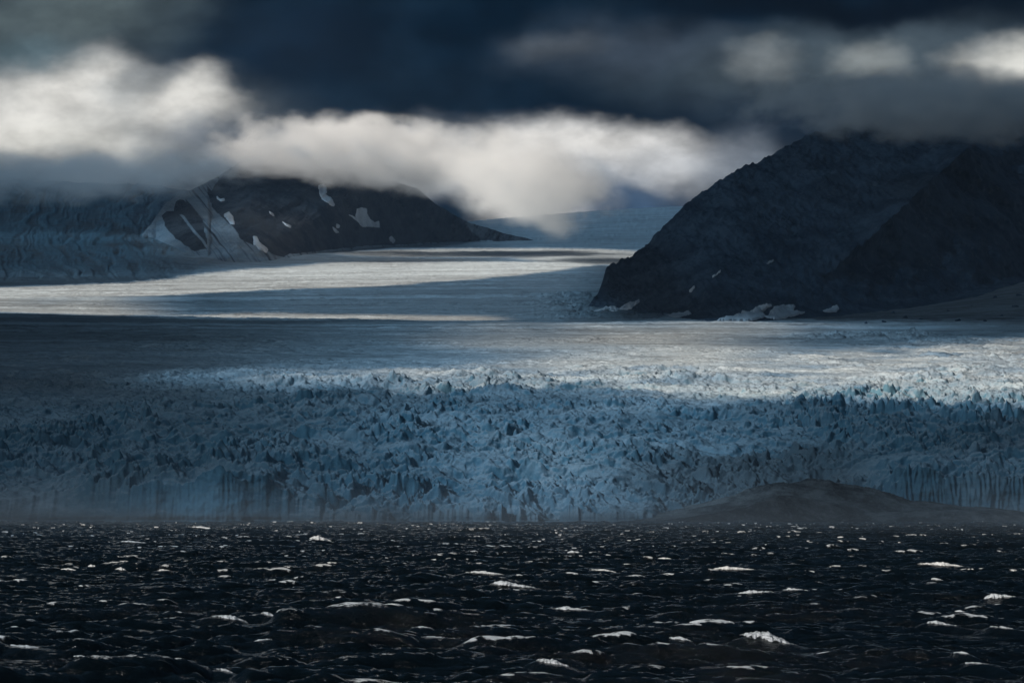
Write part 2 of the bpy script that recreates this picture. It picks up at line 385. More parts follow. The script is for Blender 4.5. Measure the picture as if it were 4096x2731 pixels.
# ------------------------------------------------------------------ glacier
def build_glacier():
    ucol = np.arange(-230, 1255, 0.9)
    a = (ucol - 512) / FPX
    s_list = [0.0]
    while s_list[-1] < 12600:
        D = 1850 + s_list[-1]; s_list.append(s_list[-1] + 0.72 * (D / 1850) ** 2.5)
    s = np.array(s_list)
    nface = 44
    A, S = np.meshgrid(a, s)
    xa = A * 1850
    # front line with bays and promontories
    fl = lambda x: 22 * fbm(x / 140, x * 0 + 2.2, 3, 11) + 9 * fbm(x / 37, x * 0 + 5.2, 3, 15)
    promon = -15 * bump1(ucol, 200, 60) - 14 * bump1(ucol, 485, 14) + 20 * bump1(ucol, 60, 60) + 46 * sstep(640, 720, ucol)
    front0 = fl(a * 1850) + promon
    Y = 1850 + S + front0[None, :] * np.exp(-S / 500)
    X = A * Y
    row = base_row(np.broadcast_to(ucol, X.shape), 1850 + S)
    Z = z_from_row(row, Y)
    X = world_from(np.broadcast_to(ucol, X.shape), row, Y)[0]
    U = np.broadcast_to(ucol, X.shape); DD = 1850 + S
    # ---- relief
    calm_u = sstep(760, 960, U)                     # right side stays broken farther up
    amp = np.interp(DD, [1850, 1950, 2150, 2400, 2650, 3100, 4200, 8000, 14500], [3.2, 3.8, 3.5, 3.3, 2.7, 1.8, 1.2, 1.0, 1.5])
    ampR = np.interp(DD, [1850, 1950, 2150, 2400, 2650, 3100, 3650, 4500, 14500], [4.2, 4.6, 3.8, 3.3, 3.0, 2.8, 2.0, 0.8, 1.5])
    amp = amp * (1 - calm_u) + ampR * calm_u
    # broken ice where the stream squeezes past the foot of the dark mountain, and a rumpled patch to its right
    amp = amp + 3.6 * sstep(505, 590, U) * (1 - sstep(640, 700, U)) * sstep(5450, 5700, DD) * (1 - sstep(7000, 7600, DD))
    amp = amp + 4.5 * bump1(U, 890, 90) * bump1(DD, 4300, 260)
    # left icefall
    amp = amp + 2.6 * (1 - sstep(120, 230, U)) * sstep(7900, 9300, DD)
    amp *= 0.55 + 0.9 * sstep(-0.35, 0.5, fbm(X / 240, Y / 300, 3, 21))
    k = np.maximum(1.0, (DD / 2300) ** 0.9)          # blocks read larger farther up
    wx = X + 9 * k * fbm(X / (46 * k.mean()), Y / 46, 3, 31); wy = Y + 7 * fbm(X / 50, Y / 50, 3, 35)
    far = sstep(2450, 3000, DD)
        # fixed-size layers so that the pattern is continuous
    def blocks(px, py, seed):
        f1, f2, dx, dy, r1, r2, r3 = worley(px, py, seed)
        gap = sstep(0.02, 0.28, f2 - f1)
        return (r3 * 1.1 + (r1 - 0.5) * 1.9 * dx + (r2 - 0.25) * 1.9 * dy) * gap - (1 - gap) * 0.55
    wx2 = wx + 3.0 * fbm(X / 9, Y / 9, 2, 37); wy2 = wy + 3.0 * fbm(X / 8 + 5, Y / 9, 2, 39)
    def rmf(px, py, seed, octv=5):
        tot = 0; wgt = 1.0; amp_ = 1.0; nrm = 0
        for i in range(octv):
            sg = (1 - np.abs(gnoise(px, py, seed + i)) * 1.25); sg = np.clip(sg, 0, 1) ** 2
            tot = tot + amp_ * wgt * sg; nrm += amp_; wgt = np.clip(sg * 1.7, 0.15, 1.0)
            px, py = px * 1.6 + py * 1.3 + 5.2, py * 1.6 - px * 1.3 - 3.7; amp_ *= 0.62
        return tot / nrm * 2 - 0.75
    shear = 0.35 * Y
    rA = rmf((wx2 + shear) / 78, wy2 / 29, 401, 6)                  # low, drawn-out ridges (left)
    rB = rmf(wx2 / 40, wy2 / 32, 421, 6)                              # pinnacles (middle and right)
    rC = rmf(wx2 / 15 + 3, wy2 / 12, 431, 4)
    b0 = blocks(wx / 50, wy / 36, 7)
    b1 = blocks(wx2 / 19, wy2 / 14, 1)
    b3 = blocks(wx / 60, wy / 26, 3)
    rl = ridged(X / 220, Y / 34, 4, 45)
    mixB = np.clip(0.30 + 0.70 * sstep(260, 420, U) + 0.5 * fbm(X / 120, Y / 120, 2, 441), 0, 1) * (1 - sstep(2200, 2600, DD))
    patchy = 0.55 + 0.9 * sstep(-0.3, 0.4, fbm(X / 70, Y / 60, 2, 443))
    hN = 1.7 * rA * (1.1 - 0.7 * mixB) + 1.6 * rB * (0.3 + 0.9 * mixB) * patchy + 0.55 * rC * patchy + 0.75 * b0 + 0.34 * b1 * patchy
    hF = 0.7 * b3 + 0.75 * rl + 1.2 * rA
    h = hN * (1 - far) + hF * far
    h = h + 1.5 * fbm(wx / 95, wy / 60, 3, 51)
    # collapsed tiers: short ice walls stepping up from the front
    q = (Y - 1850) / 52 + 1.1 * fbm(X / 170, Y / 120, 3, 451) + 0.25 * fbm(X / 22, Y / 30, 2, 455)
    fr = q - np.floor(q); saw = sstep(0.0, 0.22, fr) - fr
    Z = Z + 9.0 * saw * (1 - sstep(2080, 2300, DD)) * (0.45 + 0.55 * (1 - sstep(280, 360, U)) + 0.5 * sstep(820, 900, U)) * sstep(4, 30, S)
    # long crevasse steps in the left icefall follow its curve
    ice_l = (1 - sstep(130, 240, U)) * sstep(8000, 8800, DD)
    bend = Y + 0.55 * np.abs(X + 900) + 160 * fbm(X / 700, Y / 700, 3, 61)
    steps = ridged(bend / 120 * 0 + X / 900, bend / 75, 4, 64)
    q0 = np.sqrt((U - 238) ** 2 + ((row - 226) * 2.3) ** 2)
    Z = Z + amp * h * (1 - 0.35 * ice_l) + ice_l * (3 * steps - 9 * sstep(0.2, 0.8, ridged(q0 / 26 + 0.9 * fbm(U / 50, row / 18, 3, 461), np.arctan2(row - 226, U - 238) * 1.6, 4, 463, gain=0.65)))
    # stepped ridges parallel to the front in the icefall
    Z = Z + 3.0 * fbm(X / 130, Y / 40, 3, 71) * (1 - far)
    Z = np.maximum(Z, np.where(S < 40, 1.5 - 3 * (S < 0), -2))
    # gentle long swells on the smooth upper stream
    Z = Z + far * 3.0 * fbm(X / 900, Y / 240, 3, 81) * sstep(3200, 4200, DD)
    wallw = (bump1(ucol, 200, 75) + sstep(820, 900, ucol) + bump1(ucol, 486, 16)).clip(0.15, 1)[None, :]
    wallr = wallw * (1 + 1.6 * sstep(840, 900, ucol))[None, :]
    ribs = lambda x, z: wallr * 1.1 * ridged(x / 9, z / 60, 3, 91) * sstep(-0.3, 0.5, fbm(x / 40, z / 60, 2, 93)) + wallr * 0.7 * ridged(x / 3.2, z / 22, 2, 95) + 1.9 * fbm(x / 16, z / 8, 4, 97)
    Y = Y - (ribs(X, Z) * np.exp(-S / 5))
    # ---- cliff face rows, from below the water up to the first surface row
    v = np.linspace(0, 1, nface)[:-1][:, None]
    xt, yt, zt = X[0], Y[0], Z[0]
    FX = np.broadcast_to(xt, (nface - 1, len(xt))).copy()
    FZ = -3 + (zt + 3)[None, :] * v
    lean = 5.0 + 14 * (1 - wallw[0])
    notch = 2.5 * np.exp(-((FZ - 1.0) / 2.0) ** 2)
    FY = (yt + ribs(xt, zt)[0])[None, :] - ribs(FX, FZ) - lean[None, :] * (1 - v) + notch
    X = np.vstack([FX, X]); Y = np.vstack([FY, Y]); Z = np.vstack([FZ, Z])
    U2 = np.vstack([np.broadcast_to(ucol, FX.shape), U]); D2 = np.vstack([np.full(FX.shape, 1850.0), DD])
    # ---- surface dirt plus painted crevasse shade: mud on the ice beside the moraine, medial bands, debris at the mountain's foot
    _, rr = pic_from(X, Y, Z)
    n1 = fbm(X / 60, Y / 60, 4, 101)
    dirt_shade = 0.62 * sstep(560, 720, U2 + 70 * n1) * (1 - sstep(1970, 2050, D2 + 60 * n1)) * (1 - sstep(820, 900, U2))
    dirt_shade = np.maximum(dirt_shade, 0.55 * (1 - sstep(2.0, 11.0, Z + 5 * n1)) * (D2 < 2100))
    dirt_shade = np.maximum(dirt_shade, 0.8 * sstep(700, 830, U2 + 40 * n1) * sstep(5350, 5700, D2 + 500 * n1))
    dirt_shade = np.maximum(dirt_shade, 0.5 * sstep(930, 1010, U2 + 40 * n1) * sstep(4700, 5400, D2 + 600 * n1))
    # moraine threads on the upper stream, bending with the flow
    bl = Y - 0.35 * X - 1.1e-4 * X * X
    th = sstep(0.28, 0.62, ridged(bl / 310 + 0.3 * n1, X / 5200, 3, 111)) * sstep(3200, 4000, D2)
    dirt_shade = np.maximum(dirt_shade, 0.42 * th * (1 - 0.6 * sstep(7500, 9500, D2)))
    dirt_shade = np.maximum(dirt_shade, 0.4 * bump1(rr, 262, 5) * bump1(U2, 150, 110) * (D2 > 8500))
    # crevasse shade painted as dark bands, sweeping round the shoulder in the left icefall
    qq = np.sqrt((U2 - 238) ** 2 + ((rr - 226) * 2.3) ** 2)
    wv = fbm(U2 / 50, rr / 18, 3, 461)
    ln = sstep(0.30, 0.75, ridged(qq / 26 + 0.9 * wv, np.arctan2(rr - 226, U2 - 238) * 1.6, 4, 463, gain=0.65))
    dirt_shade = np.maximum(dirt_shade, 0.72 * ln * (1 - sstep(150, 250, U2)) * sstep(8200, 8700, D2) * sstep(-0.5, 0.2, wv))
    # thin dark lines, painted-in shade of crevasses, over the smooth upper stream
    cl = sstep(0.55, 0.85, ridged((Y + 0.22 * X + 40 * fbm(X / 500, Y / 500, 2, 471)) / 64, X / 420, 3, 473, gain=0.7))
    dirt_shade = np.maximum(dirt_shade, 0.5 * cl * sstep(2700, 3200, D2) * (1 - sstep(8500, 9500, D2)) * sstep(-0.25, 0.35, fbm(X / 260, Y / 400, 3, 475)))
    # rock dust below the left mountain
    dirt_shade = np.maximum(dirt_shade, (0.5 - 0.25 * sstep(380, 460, U2)) * sstep(150, 210, U2) * (1 - sstep(500, 540, U2)) * sstep(9300, 9900, D2 + 500 * fbm(X / 300, Y / 80, 3, 121)))
    streak = np.interp(D2, [1850, 2500, 3000, 14500], [0.2, 0.5, 1.0, 1.0])
    blue = (0.32 + 0.40 * fbm(X / 90, Y / 70, 4, 131)).clip(0, 1) * (1 - sstep(2300, 2750, D2))
    blue = np.maximum(blue, 0.92 * ((1 - sstep(110, 240, U2)) * sstep(7900, 9000, D2)))
    blue = np.maximum(blue, 0.5 * sstep(505, 590, U2) * (1 - sstep(640, 700, U2)) * sstep(5450, 5700, D2) * (1 - sstep(7000, 7600, D2)))
    o = grid_mesh('glacier', X, Y, Z, {'dirt_shade': dirt_shade, 'streak': streak, 'blue': blue}, M_ICE, kind='structure')
    return o
build_glacier()
print('glacier', round(time.time() - T0, 1))

# ------------------------------------------------------------------ sea
def ocean_maps(L, N, wind_deg, lam_peak, hs, seed, spread=6, chop=1.0, lmin=0.5):
    r = np.random.default_rng(seed)
    kx = np.fft.fftfreq(N, L / N) * 2 * np.pi
    KX, KY = np.meshgrid(kx, kx); K = np.hypot(KX, KY); K[0, 0] = 1e-6
    kp = 2 * np.pi / lam_peak
    P = K ** -3.7 * np.exp(-1.25 * (kp / K) ** 2) * np.exp(-(K * lmin / 6.28) ** 2)
    wd = math.radians(wind_deg); c = (KX * math.cos(wd) + KY * math.sin(wd)) / K
    P *= np.maximum(c, 0) ** spread + 0.03 * np.abs(c); P[0, 0] = 0
    Hk = (r.normal(size=K.shape) + 1j * r.normal(size=K.shape)) * np.sqrt(P)
    h = np.fft.ifft2(Hk).real; sc_ = hs / 4 / h.std(); Hk *= sc_; h = h * sc_
    dx = np.fft.ifft2(1j * KX / K * Hk).real; dy = np.fft.ifft2(1j * KY / K * Hk).real
    Hk = Hk * np.exp(-(K * 1.6 / 6.28) ** 2)
    jxx = np.fft.ifft2(-KX * KX / K * Hk).real; jyy = np.fft.ifft2(-KY * KY / K * Hk).real; jxy = np.fft.ifft2(-KX * KY / K * Hk).real
    J = (1 + chop * jxx) * (1 + chop * jyy) - (chop * jxy) ** 2
    return [m.astype(np.float32) for m in (h, dx * chop, dy * chop, J)]
def sample(m, L, x, y):
    N = m.shape[0]; fx = (x / L) % 1 * N; fy = (y / L) % 1 * N
    i = fx.astype(int); j = fy.astype(int); a = fx - i; b = fy - j; i %= N; j %= N; i1 = (i + 1) % N; j1 = (j + 1) % N
    return (m[j, i] * (1 - a) + m[j, i1] * a) * (1 - b) + (m[j1, i] * (1 - a) + m[j1, i1] * a) * b
OM = [(283.0, ocean_maps(283.0, 1024, -62, 29, 1.9, 5, chop=1.25, spread=14)), (167.0, ocean_maps(167.0, 1024, -78, 6.5, 0.9, 9, spread=9, lmin=0.3))]
def sea(x, y):
    h = dx = dy = 0; J = 0
    for L, (mh, mx, my, mj) in OM:
        h = h + sample(mh, L, x, y); dx = dx + sample(mx, L, x, y); dy = dy + sample(my, L, x, y); J = J + sample(mj, L, x, y) - 1
    return h, dx, dy, J + 1
# large breakers seen in the photograph: (u, row, half-length px, height px, skew px, label)
BREAKERS = [
    (322, 540, 13, 8, 3, 'burst of white spray thrown up from a far wave, left of centre'),
    (205, 528, 15, 4, 3, 'pale far whitecap close under the ice wall at left'),
    (139, 542, 18, 3, 2, 'thin long whitecap on the far water at left'),
    (231, 618, 20, 8, 5, 'bright thick whitecap breaking in the left middle of the sea'),
    (272, 615, 11, 6, 5, 'small peaked whitecap just right of the bright thick one'),
    (405, 607, 21, 6, 6, 'long whitecap sloping down to the right, left of centre'),
    (28, 646, 26, 6, 3, 'long foamy crest running in from the left edge near the bottom'),
    (87, 655, 13, 3, 1, 'faint thin crest near the bottom left corner'),
    (228, 670, 13, 5, 5, 'broken white crest at the bottom edge, left of centre'),
    (488, 573, 24, 5, 3, 'long low whitecap left of the sunlit burst in the middle'),
    (516, 586, 26, 9, 4, 'sunlit white burst of foam in the middle of the sea'),
    (422, 626, 12, 3, 0, 'short flat streak of foam, centre left'),
    (440, 636, 19, 3, 0, 'pale smooth crest below the short flat streak'),
    (263, 639, 12, 4, -4, 'thin crest climbing to the right, lower left'),
    (122, 569, 7, 5, 1, 'small round whitecap at left middle distance'),
    (96, 566, 8, 4, 1, 'small peaked whitecap, middle of three in a row at left'),
    (70, 569, 10, 4, 1, 'small whitecap, leftmost of three in a row'),
    (164, 570, 8, 4, -1, 'small whitecap rising to the right, beyond the row of three'),
    (575, 552, 8, 4, 0, 'short bright whitecap in the far water right of centre'),
    (603, 570, 14, 4, 2, 'low whitecap right of the sunlit burst'),
    (738, 569, 25, 6, 1, 'long bright whitecap across the right middle distance'),
    (771, 641, 31, 17, 11, 'biggest whitecap of all, a tall peaked breaker at lower right'),
    (680, 638, 12, 6, 2, 'thick short whitecap left of the biggest breaker'),
    (1000, 597, 17, 9, -2, 'thick whitecap at the right edge'),
    (941, 565, 26, 7, 3, 'wide whitecap with a raised middle, far right distance'),
    (756, 592, 20, 6, -2, 'long white crest right of centre, its left end tallest'),
    (795, 589, 13, 4, 0, 'thinner crest carrying on from the long white one'),
    (958, 611, 5, 5, 0, 'tiny splash above the dark swell at right'),
    (945, 624, 18, 6, 4, 'white crest on top of the dark swell at right'),
    (1004, 627, 15, 4, 3, 'low crest at the right edge beside the dark swell'),
    (556, 663, 20, 9, 7, 'ragged whitecap sloping down near the bottom centre'),
    (577, 609, 23, 6, 2, 'whitecap along the top of a dark wave, right of centre'),
    (960, 652, 8, 5, 1, 'small puff of foam at lower right'),
    (980, 662, 16, 3, 1, 'flat streak of foam in the bottom right corner'),
    (936, 579, 6, 4, 1, 'small rounded whitecap below the wide far one at right'),
    (664, 558, 9, 3, 0, 'thin far whitecap right of centre near the moraine'),
]
def breaker_frame(b):
    u, row, hl, hp, sk, lab = b
    zb = 0.55
    D = (CAMZ - zb) / ((row - HOR) / FPX); px = D / FPX
    return (u - 512) * px, D, zb, hl * px, hp * px, sk * px
BF = [breaker_frame(b) for b in BREAKERS]
def crest_shape(t, i):
    """height 0..1 of the crest along its length t in -1..1"""
    pk = -0.25 + 0.3 * math.sin(i * 2.4)
    w_ = np.where(t < pk, 1 + pk, 1 - pk)
    s_ = np.clip(1 - np.abs((t - pk) / w_), 0, 1)
    return s_ ** 0.8
def build_water():
    ucol = np.arange(-260, 1285, 1.4); a = (ucol - 512) / FPX
    side = np.cumsum(0.0006 * 1.045 ** np.arange(100))           # coarser water beyond the view on both sides
    a = np.concatenate([(a[0] - side)[::-1], a, a[-1] + side])
    D = np.concatenate([np.arange(50, 125, 0.8), 125 * np.exp(np.arange(int(math.log(1960 / 125) / 0.0015)) * 0.0015)])
    A, Y = np.meshgrid(a, D); X = A * Y
    h, dx, dy, J = sea(X, Y)
    env = 0.85 + 0.5 * fbm(X / 60, Y / 60, 3, 201)
    jj = J + 0.10 * fbm(X / 40, Y / 40, 3, 205) - 0.05 * h
    q1, q2 = np.percentile(jj[::7, ::7], [1.7, 0.25])
    q1 = q1 - (q1 - q2) * 0.35 * sstep(350, 1200, Y)
    foam = sstep(q1, q2, jj) * (0.45 + 0.55 * sstep(-0.2, 0.3, fbm(X / 25, Y / 25, 2, 219))) * (0.35 + 0.65 * sstep(-0.35, 0.25, fbm(X / 1.3, Y / 0.9, 3, 209)))
    h = h * env; dx = dx * env; dy = dy * env
    for i, (bx, by, zb, hl, hh, sk) in enumerate(BF):
        r0 = np.searchsorted(D, by - 12 - 3 * hh); r1 = np.searchsorted(D, by + 12 + 3 * hh)
        c0 = np.searchsorted(a, (bx - 2.6 * hl) / by); c1 = np.searchsorted(a, (bx + 2.6 * hl) / by)
        sl = (slice(r0, r1), slice(c0, c1)); xx = X[sl]; yy = Y[sl]
        t = (xx - bx) / hl
        wl = np.exp(-(t / 1.5) ** 4)
        yr = yy - by + 0.9 * t
        w_ = wl * np.exp(-((yr) / (2.2 + 1.5 * hh)) ** 2)
        hump = zb - sk * 0.5 * np.clip(t, -1.4, 1.4) + 0.15 * hh * np.exp(-(yr / 1.5) ** 2)
        # the water just in front of the breaker stays lower
        frontw = wl * sstep(-16, -9, yr) * sstep(-1, -3, yr)
        h[sl] = h[sl] * (1 - w_) + hump * w_
        h[sl] -= frontw * np.maximum(h[sl], 0) * 0.8
        dx[sl] *= (1 - w_); dy[sl] *= (1 - w_); foam[sl] *= (1 - w_)
        foam[sl] = np.maximum(foam[sl], 0.55 * np.exp(-(t / 1.25) ** 4) * np.exp(-((yr) / 1.3) ** 2) * sstep(-0.1, 0.4, fbm(xx / 0.8, yy / 0.8, 3, 207)))
    return grid_mesh('water', X - dx, Y - dy, h, {'foam': foam}, M_WATER, kind='structure')
def build_breakers():
    for i, (b, (bx, by, zb, hl, hh, sk)) in enumerate(zip(BREAKERS, BF)):
        nt = 110; nc = 34
        t = np.linspace(-1, 1, nt)[:, None]; c = np.linspace(0, 1, nc)[None, :]
        cs = crest_shape(t, i)
        jag = 0.92 + 0.22 * fbm(t * 5 + i * 9, t * 0 + i, 3, 211)
        cr = 0.62 * hh * cs * jag
        ang = c * math.pi
        thick = 0.15 + 0.42 * hh
        wob = 0.5 * fbm(t * 3 + i * 5, t * 0 + 3.3, 3, 213) * (0.4 + hh)
        yy = by + wob - thick * 1.4 * np.cos(ang) * (0.3 + 0.7 * cs) - 0.9 * t
        zz = np.sin(ang) ** 0.9 * cr
        xx = bx + 1.05 * hl * t + 0 * c
        px = 1.0 / FPX * by
        sc1 = max(0.35, 3.5 * px)
        nn = fbm(xx / (1.4 * sc1) + i * 7, c * 3.1 * (thick + hh) / sc1 + 0 * xx, 4, 221, gain=0.6)
        k = np.clip(cs * 3, 0, 1) * np.sin(ang) ** 0.4
        zz = zz + k * 0.30 * nn * (0.25 + 0.6 * hh); yy = yy + k * 0.3 * nn
        zz = zz + zb - 0.06 - sk * 0.65 * t
        body = np.clip(0.05 + 1.1 * cs ** 0.8 * (0.75 + 0.5 * fbm(t * 6 + i, t * 0 + 1.7, 3, 217)), 0, 1) * np.clip(np.sin(ang) * 1.5, 0, 1) ** 0.7
        o = grid_mesh('whitecap', xx, yy, zz, {'body': body + 0 * xx}, M_FOAM)
        thing(o, b[5], 'whitecap', 'whitecaps breaking on the dark sea')
build_breakers()
build_water()
def far_sea():
    X, Y = np.meshgrid(np.linspace(-14000, 14000, 40), np.linspace(-14000, 15500, 40))
    return grid_mesh('seabed', X, Y, X * 0 - 3.2, {'foam': X * 0}, M_WATER, kind='structure')
far_sea()
print('water', round(time.time() - T0, 1))

# ------------------------------------------------------------------ mountains
def curve(pts):
    p = np.array(pts, float); return lambda u: np.interp(u, p[:, 0], p[:, 1])
def smooth_curve(pts, n=5):
    f = curve(pts); uu = np.arange(pts[0][0] - 20, pts[-1][0] + 20, 1.0); v = f(uu)
    k = np.hanning(2 * n + 1); k /= k.sum(); v = np.convolve(np.pad(v, n, mode='edge'), k, 'valid')
    return lambda u: np.interp(u, uu, v)
class Slope:
    """A mountainside: base line and skyline given per column, real depth between them, and a back side."""
    def __init__(s, sil, base, Dsil, u0, u1, step, nv, relief, lift=8.0):
        s.sil, s.base, s.Dsil, s.relief, s.lift = sil, base, Dsil, relief, lift
        s.ucol = np.arange(u0, u1 + step, step); s.v = np.linspace(0, 1, nv)
        s.Db = np.interp(s.ucol, np.arange(u0 - 10, u1 + 10, 8.0), D_for_row(np.arange(u0 - 10, u1 + 10, 8.0), base(np.arange(u0 - 10, u1 + 10, 8.0))))
    def point(s, u, row, dlift=0.0):
        b = s.base(u); t = s.sil(u); v = np.clip((b - row) / np.maximum(b - t, 1e-3), -0.2, 1)
        Db = np.interp(u, s.ucol, s.Db); Ds = np.maximum(s.Dsil(u), Db + 30)
        D = Db + (Ds - Db) * v
        x, y, z = world_from(u, row, D)
        dn, dz = s.relief(u, row, x, y, z, v)
        return x, y + dn - dlift, z + dz, v
    def build(s, name, mat, attrs=None, kind='structure', back=1800):
        U, V = np.meshgrid(s.ucol, s.v)
        b = s.base(U); t = s.sil(U); R = b + (t - b) * V
        x, y, z, _ = s.point(U, R)
        at = {k: f(U, R, x, y, z) for k, f in (attrs or {}).items()}
        # hidden foot under the glacier, and the back side
        fx, fy, fz = [], [], []
        for dd, dz in ((60, -160), (15, -30)):
            fx.append(x[0]); fy.append(y[0] + dd); fz.append(z[0] + dz)
        bx, by, bz = [], [], []
        for q in np.linspace(0.04, 1, 14):
            bx.append(x[-1] * (1 + 0.1 * q)); by.append(y[-1] + back * q); bz.append(z[-1] * (1 - q ** 1.3) - 20 * q)
        X = np.vstack([fx, x, bx]); Y = np.vstack([fy, y, by]); Z = np.vstack([fz, z, bz])
        A = {k: np.vstack([v[:1]] * 2 + [v] + [v[-1:]] * 14) for k, v in at.items()}
        return grid_mesh(name, X, Y, Z, A, mat, kind=kind)

def relief_R(u, row, x, y, z, v):
    w_ = sstep(0.0, 0.06, v)
    g = x * 0.55 + z * 0.85                                      # gullies run down to the left
    n = 150 * ridged(g / 420, (x - z) / 1500, 4, 301) + 60 * ridged(g / 130, (x - z) / 420, 4, 311) + 22 * fbm(x / 45, z / 45, 4, 321)
    # a rib running from the upper right down to the left
    s_ = (u - 965) * 0.675 + (row - 150) * 0.738
    along = sstep(130, 160, row) * (1 - sstep(235, 285, row))
    n = n - 210 * np.exp(-np.abs(s_) / 26) * along
    hz = 9 * fbm(x / 60, z / 60, 4, 331) + 7 * ridged(x / 30, z / 30, 3, 335)
    return n * w_, hz * w_
sil_R = smooth_curve([(575, 309), (590, 303), (600, 290), (608, 266), (620, 257), (634, 252), (655, 235), (680, 209), (695, 196), (714, 183), (740, 166), (765, 155), (790, 143), (812, 131), (835, 122), (870, 112), (930, 102), (965, 104), (1024, 116), (1100, 120), (1280, 130)], 3)
base_R = smooth_curve([(575, 312), (600, 311), (650, 316), (690, 319), (714, 321), (765, 320), (827, 316), (905, 309), (980, 296), (1024, 281), (1100, 268), (1280, 262)])
Ds_R = smooth_curve([(575, 5900), (608, 6350), (680, 6700), (760, 7000), (860, 7300), (1024, 7600), (1280, 7800)], 10)
slope_R = Slope(sil_R, base_R, Ds_R, 577, 1270, 0.8, 300, relief_R)
slope_R.build('mountain', M_ROCK)

def inside(poly, u, r):
    p = np.array(poly, float); res = np.zeros(u.shape, bool); n = len(p)
    for i in range(n):
        x1, y1 = p[i]; x2, y2 = p[(i + 1) % n]
        if y1 == y2: continue
        c = ((y1 > r) != (y2 > r)) & (u < (x2 - x1) * (r - y1) / (y2 - y1) + x1); res ^= c
    return res
LENS = [(162, 215), (166, 211), (173, 210), (176, 201), (180, 198.5), (187, 201), (196, 211), (203, 221), (204, 232), (208, 248), (194, 250), (176, 238), (165, 226)]
MAIN = [(206, 186), (209, 196), (210, 206), (221, 215), (233, 226), (240, 237), (252, 244), (270, 251), (284, 257), (289, 252), (306, 252), (342, 247.5), (380, 245), (420, 243), (460, 240), (560, 240), (560, 100), (215, 100), (224, 172), (217, 183), (211, 190)]
def rockmask(U, R, x, y, z):
    uu = U + 2.2 * fbm(x / 60, z / 40, 4, 401); rr = R + 1.6 * fbm(x / 50 + 9, z / 40, 4, 405)
    m = inside(LENS, uu, rr) | inside(MAIN, uu, rr)
    # thread of pale ice running through the small outcrop
    s_ = (U - 180) * 0.78 - (R - 215) * 0.62
    m &= ~((np.abs(s_ - 1.5) < 1.3) & (R > 214) & (R < 252) & (U < 215))
    band = fbm(s_ / 3.0, R / 60, 3, 411)                         # debris stripes on the tongue between the outcrops
    tongue = (~m) & (U > 185)
    ice = np.where(m, 0.0, 1.0)
    ice = np.where(tongue, np.clip(0.9 - 0.9 * sstep(0.0, 0.45, band), 0, 1), ice)
    return ice
def relief_L(u, row, x, y, z, v):
    w_ = sstep(0.0, 0.08, v)
    g = x * 0.75 - z * 0.65
    ice = (u < 208)
    n = 60 * ridged(g / 300, (x + z) / 1500, 4, 351) + 20 * ridged(g / 90, (x + z) / 400, 4, 355) + 12 * fbm(x / 50, z / 50, 4, 361)
    return np.where(ice, n * 0.25, n) * w_, 8 * fbm(x / 90, z / 90, 4, 371) * w_
sil_L = smooth_curve([(140, 236), (152, 222), (165, 204), (180, 193), (200, 186), (222, 174), (238, 163), (250, 158), (265, 163), (300, 168), (340, 168), (380, 175), (418, 188), (440, 206), (470, 222), (500, 231), (540, 240)], 3)
base_L = smooth_curve([(140, 238), (152, 236), (165, 242), (194, 254), (230, 262), (262, 262), (284, 258), (306, 254), (380, 247), (450, 242), (540, 241)], 4)
Ds_L = smooth_curve([(140, 10300), (165, 10600), (250, 11300), (400, 11000), (540, 11600)], 8)
slope_L = Slope(sil_L, base_L, Ds_L, 142, 536, 0.5, 200, relief_L)
slope_L.build('rocky_mountain', M_ROCK2, {'ice': rockmask})
print('mountains', round(time.time() - T0, 1))

# ------------------------------------------------------------------ moraine at the water's edge
crest = smooth_curve([(560, 524), (620, 520), (660, 512), (700, 505), (730, 498), (755, 491), (780, 486), (812, 484), (838, 487), (868, 492), (898, 498), (935, 504), (960, 508), (994, 508.5), (1024, 513), (1100, 515), (1300, 516)], 5)
def build_moraine():
    ucol = np.arange(575, 1290, 0.8); yy = np.linspace(-120, 95, 190)
    U, S = np.meshgrid(ucol, yy)
    Yc = 1868 + 6 * fbm(U / 60, U * 0, 2, 501)
    Y = Yc + S
    zc = z_from_row(crest(U), Yc)
    t = np.clip(-S / 75, 0, 1); p = np.where(S < 0, (1 - t) ** 1.15, np.clip(1 - (S / 95) ** 2, 0, 1))
    X = (U - 512) / FPX * Y
    Z = -2.5 + (zc + 2.5) * p
    tot = np.clip(zc / 20, 0.2, 1)
    Z += 5.0 * fbm(X / 30, Y / 20, 5, 505) * tot * np.sqrt(p) + 3.6 * ridged((X * 0.35 + Y) / 13, (X - Y * 0.3) / 70, 4, 511) * tot * p
    # low mounds at the waterline
    for (mu, my, a, h) in ((742, 1806, 26, 6), (782, 1806, 20, 9), (812, 1816, 26, 8), (700, 1800, 22, 4), (930, 1812, 40, 5), (985, 1818, 30, 5)):
        mx = (mu - 512) / FPX * my
        Z += h * np.exp(-((X - mx) / a) ** 2 - ((Y - my) / 14) ** 2)
    return grid_mesh('moraine', X, Y, Z, {}, M_MUD, kind='structure')
build_moraine()

